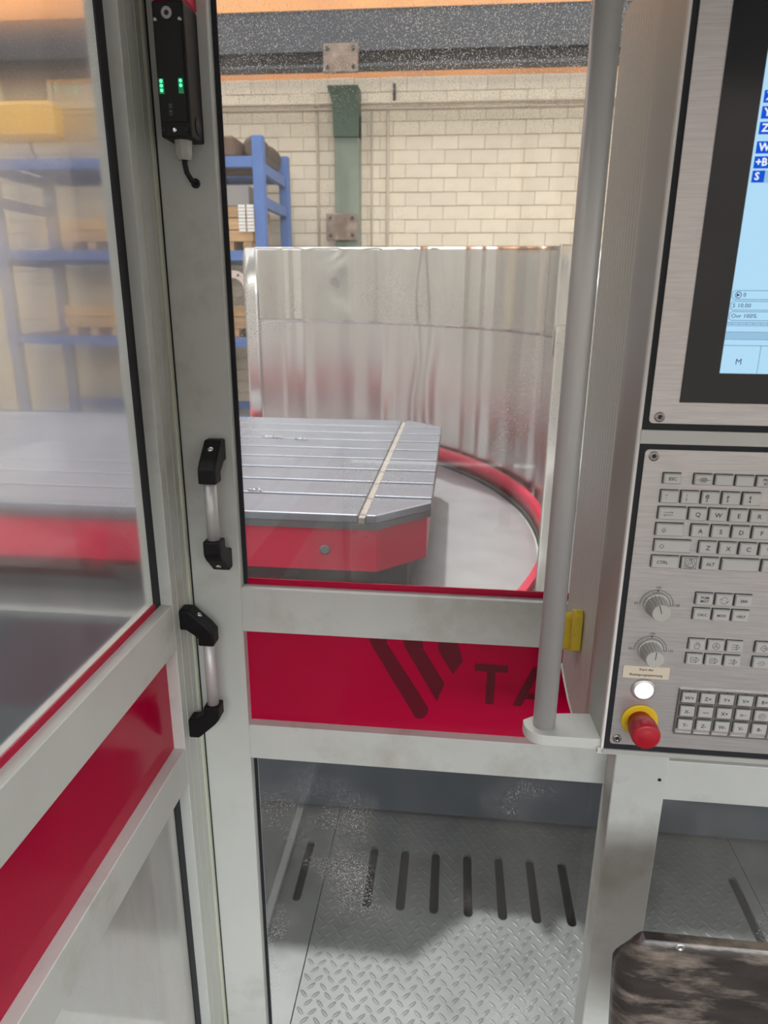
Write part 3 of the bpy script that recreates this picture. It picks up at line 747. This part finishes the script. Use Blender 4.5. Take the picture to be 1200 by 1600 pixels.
# screen
bx('screen_bezel', 'bezel', sp_, .2119, .655, YK-.0008, YK+.0005, 1.4589, 1.835)
DX0, DX1, DZ0, DZ1 = .2441, .625, 1.4868, 1.79
dsp = bx('display', 'screen', t, DX0, DX1, YK-.0010, YK-.00085, DZ0, DZ1); YD = YK-.0011
def fq(bm, x0, x1, z0, z1, y, mi): flatpoly(bm, [(x0, z0), (x1, z0), (x1, z1), (x0, z1)], y, mi)
for z, s, w in ((1.7137, 'X', .02), (1.7018, 'Y', .02), (1.6901, 'Z', .02), (1.6755, 'W', .02), (1.6640, '+B', .0125), (1.6530, 'S', .0105)):
    bm = B(); x = DX0+.0022
    fq(bm, x, x+w, z-.0047, z+.0047, YD, 0); text(bm, s, x+(.0012 if len(s) > 1 else .0022), z, .0060, YD-.0001, 1, .00025, 'LEFT')
    obj('axis_readout', bm, ['screenblue', 'screenwhite'], dsp)
bm = B(); fq(bm, DX0+.0125, DX1-.15, 1.648, 1.6577, YD, 0); obj('status_field', bm, 'screenbar', dsp)
bm = B(); text(bm, 'P', DX0+.0045, 1.7265, .0045, YD, 0, 0, 'LEFT'); obj('screen_caption', bm, 'screenline', dsp)
for z, s in ((1.5562, '0'), (1.5470, 'S 10.00'), (1.5380, 'Ovr 100%')):
    bm = B(); x0, x1 = DX0+.0008, DX0+.06
    quadstroke(bm, [(x0+.002, z+.0038), (x1, z+.0038), (x1, z-.0038), (x0+.002, z-.0038), (x0, z-.002), (x0, z+.002)], .0005, YD, 1, True)
    if s == '0':
        n = 14; quadstroke(bm, [(x0+.0052+.0027*math.cos(2*PI*k/n), z+.0027*math.sin(2*PI*k/n)) for k in range(n)], .0006, YD, 0, True)
        flatpoly(bm, [(x0+.0037, z-.0016), (x0+.0069, z), (x0+.0037, z+.0016)], YD, 0); text(bm, s, x0+.0095, z, .0036, YD, 0, .00004, 'LEFT')
    else: text(bm, s, x0+.0016, z, .0036, YD, 0, .00003, 'LEFT', sx=1.08)
    obj('status_line', bm, ['screenink', 'screenline'], dsp)
bm = B()
fq(bm, DX0, DX1, 1.5290, 1.5318, YD, 0); fq(bm, DX0, DX1, 1.5180, 1.5235, YD, 0)
for z in (1.5325, 1.5240, 1.5175, 1.5120): quadstroke(bm, [(DX0+.0003, z), (DX1, z)], .0005, YD-.00005, 1)
for k in range(1, 8): quadstroke(bm, [(DX0+.0318*k+.001, DZ0+.0005), (DX0+.0318*k+.001, 1.5118)], .0005, YD, 1)
for k in range(12): quadstroke(bm, [(DX0+.004+.0063*k, 1.5315), (DX0+.004+.0063*k, 1.5308)], .0004, YD-.0001, 2)
text(bm, 'M', DX0+.0152, 1.4972, .0055, YD, 2, 0)
obj('softkey_bar', bm, ['screenbar', 'screenline', 'screenink'], dsp)
# keys ------------------------------------------------------------
def circ(r, cx=0, cz=0, n=14, a0=0., a1=2*PI): return [(cx+r*math.cos(a0+(a1-a0)*k/n), cz+r*math.sin(a0+(a1-a0)*k/n)) for k in range(n+1)]
ICON = {
 'jog': [[(-5, 0), (5, 0)], [(-2, -1.5), (2, -1.5), (2, 1.5), (-2, 1.5), (-2, -1.5)], [(-1, -1), (1, 1)], [(-1, 1), (1, -1)]],
 'tab': [[(-3.5, 1), (3.5, 1)], [(3.5, 1), (2, 2)], [(-3.5, -1), (3.5, -1)], [(-3.5, -1), (-2, -2)]],
 'caps': [[(-1.6, -.3), (0, 1.8), (1.6, -.3), (.7, -.3), (.7, -1.8), (-.7, -1.8), (-.7, -.3), (-1.6, -.3)]],
 'shift': [[(-1.8, 0), (0, 1.8), (1.8, 0), (0, -1.8), (-1.8, 0)]],
 'diamond': [[(-4.5, -4.3), (4.5, -4.3), (4.5, 4.3), (-4.5, 4.3), (-4.5, -4.3)], circ(3.6), [(-3, -3), (0, 3.6), (3, -3), (-3, -3)], [(1.2, 2), (-1, -2.2)]],
 'cycle': [circ(2.8, n=10, a0=.5, a1=2.8), circ(2.8, n=10, a0=3.6, a1=6), [(-3.6, .2), (-2.6, 1.2), (-1.6, .2)], [(1.6, -.2), (2.7, -1.2), (3.6, -.2)]],
 'hand': [[(-1.8, -3), (-2.2, -.5), (-2.2, 1.2)], [(-1, 0), (-1, 2.6)], [(0, 0), (0, 3.2)], [(1, 0), (1, 2.6)], [(2, -.5), (2, 1.6)], [(2, -.5), (1.5, -3), (-1.8, -3)]],
 'wheel': [circ(2.9), circ(.9, n=8), [(0, .9), (0, 2.9)], [(-.8, -.5), (-2.4, -1.6)], [(.8, -.5), (2.4, -1.6)]],
 'mdi': [[(-3, 2), (1, 2)], [(-3, 0), (1.5, 0)], [(-3, -2), (1, -2)], [(1, 2.6), (3.4, 0), (1, -2.6), (1, 2.6)]],
 'single': [[(-3.2, -2.2), (1, -2.2), (1, 2.2), (-3.2, 2.2), (-3.2, -2.2)], [(-2, -.8), (-1, .8), (0, -.8)], [(1, 2.6), (3.4, 0), (1, -2.6), (1, 2.6)]],
 'full': [[(-3, -2.2), (1, -2.2), (1, 2.2), (-3, 2.2), (-3, -2.2)], [(-2, .8), (0, .8)], [(-2, -.6), (0, -.6)], [(1, 2.6), (3.4, 0), (1, -2.6), (1, 2.6)]],
 'run': [[(-3, 1.6), (1, 1.6)], [(-3, -1.6), (1, -1.6)], [(-1.5, 0), (2, 0)], [(1, 2.6), (3.4, 0), (1, -2.6), (1, 2.6)]],
 'prog': [[(-3, 0), (0, 3), (3, 0), (0, -3), (-3, 0)], [(-1, 0), (1.5, 0)], [(.5, .8), (1.5, 0), (.5, -.8)]],
 'ret': [[(-3.4, 0), (.8, 0)], [(-2, 1.8), (1, 1.8), (2.6, 0), (1, -1.8), (-2, -1.8)]],
 'wave': [[(-2.6, -.3), (-1.8, .6), (-1, -.4), (-.2, .6), (.6, -.4), (1.4, .6), (2.4, -.3)]],
 'home': [[(-2.2, -1.6), (-2.2, 1.6)], [(-1.6, 0), (2.4, 0)], [(-1.6, 0), (-.4, .9)], [(-1.6, 0), (-.4, -.9)]],
 'rot': [circ(2.8), circ(1.4, n=8, a0=.6, a1=4), [(-1.2, -1), (1.2, -1)], [(0, 1.3), (.8, .6)]],
}
TH = .0042
def key(x, z, w=.0166, h=.0126, leg='', ic=None, size=.0046, lx=0., lz=0., par=kp, y0=YK, th=TH, mt='keyc'):
    bm = B(); e = .0007
    box(bm, x-w/2-e, x+w/2+e*.3, y0-.0004, y0+.0003, z-h/2-e*.4, z+h/2+e, mi=2)  # dark rim, wider left and top, stands in for the recess shadow
    # cap with a sloped shoulder
    x0, x1, z0, z1 = x-w/2, x+w/2, z-h/2, z+h/2; i = .0009
    lo = [bm.verts.new((a, y0-.0002, b)) for a, b in ((x0, z0), (x1, z0), (x1, z1), (x0, z1))]
    mid = [bm.verts.new((a, y0-th+.0009, b)) for a, b in ((x0, z0), (x1, z0), (x1, z1), (x0, z1))]
    hi = [bm.verts.new((a, y0-th, b)) for a, b in ((x0+i, z0+i), (x1-i, z0+i), (x1-i, z1-i), (x0+i, z1-i))]
    for A_, B_ in ((lo, mid), (mid, hi)):
        for k in range(4): bm.faces.new((A_[k], A_[(k+1) % 4], B_[(k+1) % 4], B_[k]))
    bm.faces.new(hi)
    yt = y0-th-.00012
    if leg:
        L_ = leg.split('\n')
        for k, s in enumerate(L_): text(bm, s, x+lx, z+lz+(len(L_)-1)*size*.68-k*size*1.36, size, yt, 1, .00008)
    if ic:
        for st in ICON[ic]: quadstroke(bm, [(x+lx+a*.00125, z+lz+b*.00125) for a, b in st], .00045, yt, 1)
    return obj('key', bm, [mt, 'ink', 'rubber'], par)
key(.2142, 1.3850, h=.0104, leg='ESC', size=.0032)
key(.2432, 1.3850, h=.0106, ic='jog'); key(.2625, 1.3849, h=.0106); key(.2818, 1.3848, h=.0106); key(.3011, 1.3848, h=.0106, leg='PRT\nSC', size=.0027)
for k, s in enumerate(('~\n`', '!\n1', '@\n2', '#\n3', '$\n4')): key(.2138+.0193*k, 1.3667, leg=s, size=.0030, lx=-.0035 if k < 4 else -.002)
key(.2185, 1.3496, .0264, ic='tab', lx=-.004)
for k, s in enumerate('QWER'): key(.2427+.0193*k, 1.3496, leg=s)
key(.2183, 1.3325, .0266, ic='caps', lx=-.006)
for k, s in enumerate('ASDF'): key(.2473+.0194*k, 1.3325, leg=s)
key(.2233, 1.3153, .0357, ic='shift', lx=-.011)
for k, s in enumerate('ZXCV'): key(.2571+.0193*k, 1.3152, leg=s)
key(.2180, 1.2980, .0262, leg='CTRL', size=.0033, lx=-.003); key(.2423, 1.2980, ic='diamond'); key(.2618, 1.2980, leg='ALT', size=.0033); key(.2908, 1.2980, .0357); key(.3199, 1.2980)
for k, (s, i) in enumerate((('PGM\nMGT', None), ('', 'cycle'), ('ERR', None))): key(.2618+.0192*k, 1.2594, h=.0125, leg=s, ic=i, size=.0029)
for k, s in enumerate(('CALC', 'MOD', 'HELP')): key(.2614+.0192*k, 1.2423, h=.0124, leg=s, size=.0027)
for k, i in enumerate(('hand', 'wheel', 'mdi')): key(.2615+.0190*k, 1.2076, .0161, .0120, ic=i)
for k, i in enumerate(('single', 'full', 'run')): key(.2611+.0191*k, 1.1905, .0161, .0120, ic=i)
key(.3281, 1.2079, .0161, .0120, ic='prog'); key(.3281, 1.1905, .0161, .0120, ic='ret')
# axis key pad in its own frame
bx('axis_pad_frame', 'plate', kp, .2525, .42, YK-.0012, YK, 1.0985, 1.1540)
for z in (1.1540-.0008, 1.1368, 1.1203, 1.0985+.0008): bx('axis_pad_rib', 'screwm', kp, .2525, .42, YK-.0030, YK-.0012, z-.0009, z+.0009)
for k in range(8): bx('axis_pad_rib', 'screwm', kp, .2517+.0192*k, .2533+.0192*k, YK-.0026, YK-.0012, 1.0985, 1.1540)
for r, row in enumerate((('W+', 'Z+', 'Y+', 'V+', 'B+'), ('X-', 'wave', 'X+', 'home', 'rot'), ('Y-', 'Z-', 'W-', 'V-', 'B-'))):
    for c, s in enumerate(row):
        z = (1.1450, 1.1282, 1.1116)[r]; x = .2618+.0192*c
        key(x, z, .0150, .0120, leg=s if s not in ICON else '', ic=s if s in ICON else None, size=.0042, y0=YK-.0012, th=.0040)
        bm = B(); fq(bm, x-.0012, x+.0012, z+.0072, z+.0080, YK-.0032, 0); obj('key_mark', bm, 'ink', kp)
# override knobs with printed scales
def knob(x, z, ang, lo_):
    bm = B()
    quadstroke(bm, circ(.0168, x, z, 30, PI, 0), .0005, YK-.0002, 0); quadstroke(bm, circ(.0140, x, z, 24, PI*.62, 0), .0005, YK-.0002, 0)
    quadstroke(bm, [(x+.0140, z), (x+.0168, z)], .0005, YK-.0002, 0); flatpoly(bm, circ(.0010, x, z+.0162, 8)[:-1], YK-.00025, 0)
    text(bm, '100', x, z+.0195, .0028, YK-.0002, 0, 0); text(bm, lo_, x-.0205, z+.001, .0028, YK-.0002, 0, 0); text(bm, '150', x+.0208, z+.0005, .0028, YK-.0002, 0, 0)
    flatpoly(bm, [(x+.0110, z-.0125), (x+.0135, z-.0125), (x+.0123, z-.0103)], YK-.0002, 0)
    s = obj('knob_scale', bm, 'ink', kp)
    bm = B(); n = 36; d = Vector((0, -1, 0)); rings = []
    for r, hgt in ((.0128, 0), (.0128, .002), (.0116, .0026), (.0096, .0195), (.0088, .0205)):
        ring = []
        for i in range(n*2):
            a = PI*i/n; rr = r*(1-(.055 if (i//2) % 2 and .002 < hgt < .020 else 0))
            ring.append(bm.verts.new((x+rr*math.cos(a), YK-hgt, z+rr*math.sin(a))))
        rings.append(ring)
    for A_, B_ in zip(rings, rings[1:]):
        for i in range(2*n): bm.faces.new((A_[i], A_[(i+1) % (2*n)], B_[(i+1) % (2*n)], B_[i]))
    bm.faces.new(rings[-1][::-1]); bmesh.ops.recalc_face_normals(bm, faces=bm.faces[:])
    y = YK-.0207; ca, sa = math.cos(ang), math.sin(ang)
    quadstroke(bm, [(x, z), (x+.0086*ca, z+.0086*sa)], .0007, y, 1)
    obj('override_knob', bm, ['knob', 'ink'], kp)
knob(.2160, 1.2490, 1.9, '50'); knob(.2160, 1.1965, 1.5, '50')
# printed label plate
bm = B(); prism(bm, rrect(.1908, .2390, 1.1630, 1.1778, .0012, 3), 'y', YK-.0010, YK); 
text(bm, 'Start der', .2149, 1.1738, .0030, YK-.0012, 1, .00003); text(bm, 'Betätigungsspannung', .2149, 1.1675, .0030, YK-.0012, 1, .00003, sx=.98)
obj('label_plate', bm, ['label', 'ink'], kp)
# lit push button
bm = B(); lathe(bm, [(.0128, 0), (.0128, .0018), (.0110, .0034), (.0100, .0034), (.0098, .0020)], (.2147, YK, 1.1498), (0, -1, 0), 28); pb = obj('push_button', bm, 'plate', kp)
bm = B(); lathe(bm, [(.0098, 0), (.0096, .0012), (.006, .0020)], (.2147, YK-.0020, 1.1498), (0, -1, 0), 24); obj('lit_lens', bm, 'btn', kp)
# emergency stop
ex, ez = .2147, 1.1110
bm = B(); lathe(bm, [(.0195, 0), (.0195, .0016), (.0185, .0022)], (ex, YK, ez), (0, -1, 0), 36); obj('emergency_ring', bm, 'yellow', kp)
bm = B(); lathe(bm, [(.0125, 0), (.0125, .006), (.0148, .010), (.0152, .018), (.0150, .027), (.0140, .0295), (.0120, .0305), (.0085, .0302), (.0080, .0306), (.0002, .0308)], (ex, YK-.0022, ez), (0, -1, 0), 36)
obj('emergency_button', bm, 'estop', kp)
# grab bar and its bracket
PX, PY, PR = .1175, .7045, .0128
bm = B(); lathe(bm, [(PR, 0), (PR, .94)], (PX, PY, 1.076), (0, 0, 1), 32); obj('grab_bar', bm, 'anod', t)
def brk(z0, z1):
    P = [(.197, YP+.002), (.1175, YP+.002)]
    cx_, cy_, r_ = .1175, YP+.0255, .0235
    P = [(.1790, YP+.002)]+[(cx_+r_*math.cos(a), cy_+r_*math.sin(a)) for a in [-PI/2-PI*.5*k/8 for k in range(9)]]+[(cx_-r_, cy_+.006), (.108, .7215), (.118, .7265), (.15, .731), (.1745, .733), (.1765, .733)]
    return prism(B(), P, 'z', z0, z1, bev=.0012)
obj('bar_bracket', brk(1.066, 1.0795), 'frame', t); obj('bar_bracket', brk(1.885, 1.898), 'frame', t)
bx('bracket_mount', 'frame', t, .1790, .60, YP+.01, YP+.05, 1.86, 1.90)
bx('corner_foot', 'frame', t, .1745, .197, YP-.001, YP+.02, 1.0635, 1.0712)
# console pedestal arm (behind, carries it on the post)
bx('mounting_arm', 'alu', t, .40, .60, .933, 1.006, 1.08, 1.80)

# yellow clip on the console side
t = thing('yellow_clip', (.165, .85, 1.10), 'yellow plastic clip stuck on the ribbed console side', 'clip')
xs_ = xs-.0006
bm = B(); prism(bm, [(.815, 1.118), (.815, 1.166), (.822, 1.1725), (.845, 1.163), (.845, 1.105), (.838, 1.104)], 'x', xs_-.010, xs_, bev=.0015); obj('body', bm, 'clip', t)
bm = B(); prism(bm, [(.842, 1.106), (.842, 1.152), (.850, 1.156), (.872, 1.146), (.874, 1.108), (.868, 1.100), (.850, 1.100)], 'x', xs_-.018, xs_, bev=.002); obj('jaw', bm, 'clip', t)

# ------------------------------------------------------------------ chair
t = thing('swivel_chair', (.47, .80, -.075), 'worn dark plywood swivel chair standing below the console', 'chair')
bm = B(); NU, NV, th = 60, 14, .011
def cpt(u, v, s):
    # u -1..1 across, v 0..1 up; the ends wrap round away from the viewer
    a = abs(u); sg = 1 if u > 0 else -1; R_ = .024
    tt = max(0, (a-.80)/.20)*PI*.52
    off = .196*min(a, .80)/.80+R_*math.sin(tt); off *= 1-.105*(1-v)**1.1
    yy = .600+R_*(1-math.cos(tt))+.02*(1-v)
    z = .56+(.889-.050*(tt/(PI/2))**1.7-.56)*v
    n = Vector((sg*math.sin(tt), -math.cos(tt), .05)).normalized()
    return Vector((.424+sg*off, yy, z))-n*(th*s)
G = [[[bm.verts.new(cpt(-1+2*i/NU, j/NV, s)) for j in range(NV+1)] for i in range(NU+1)] for s in (0, 1)]
for i in range(NU):
    for j in range(NV):
        for s in (0, 1):
            f = bm.faces.new((G[s][i][j], G[s][i+1][j], G[s][i+1][j+1], G[s][i][j+1])); f.smooth = True
    bm.faces.new((G[0][i][NV], G[0][i+1][NV], G[1][i+1][NV], G[1][i][NV])); bm.faces.new((G[0][i][0], G[1][i][0], G[1][i+1][0], G[0][i+1][0]))
for j in range(NV):
    for i in (0, NU): bm.faces.new((G[0][i][j], G[0][i][j+1], G[1][i][j+1], G[1][i][j]))
bmesh.ops.recalc_face_normals(bm, faces=bm.faces[:])
bk = obj('backrest', bm, 'chairwood', t)
for x in (.2655, .59):
    bm = B(); lathe(bm, [(.0052, 0), (.0052, .0012), (.0040, .0020), (.0022, .0020), (.0018, .0010)], (x, .6012, .8815), (0, -1, .05), 18); obj('rivet', bm, 'chrome', bk)
bm = B(); tube(bm, [(.43, .615, .80), (.43, .63, .62), (.45, .66, .47), (.47, .74, .448)], .016, 10); obj('back_support', bm, 'chairmetal', t)
bm = B(); lathe(bm, [(.125, 0), (.135, .012), (.135, .025), (.11, .032), (.0005, .028)], (.47, .80, .455), (0, 0, 1), 36); obj('seat', bm, 'chairwood', t)
bm = B(); lathe(bm, [(.025, 0), (.025, .47)], (.47, .80, -.015), (0, 0, 1), 16); obj('column', bm, 'chairmetal', t)
for k in range(5):
    a = 2*PI*k/5+.3; bm = B(); tube(bm, [(.47, .80, .015), (.47+.17*math.cos(a), .80+.17*math.sin(a), -.045)], .015, 8)
    l = obj('leg', bm, 'chairmetal', t)
    bm = B(); lathe(bm, [(.018, 0), (.014, .03)], (.47+.165*math.cos(a), .80+.165*math.sin(a), -.075), (0, 0, 1), 12); obj('foot', bm, 'rubber', l)
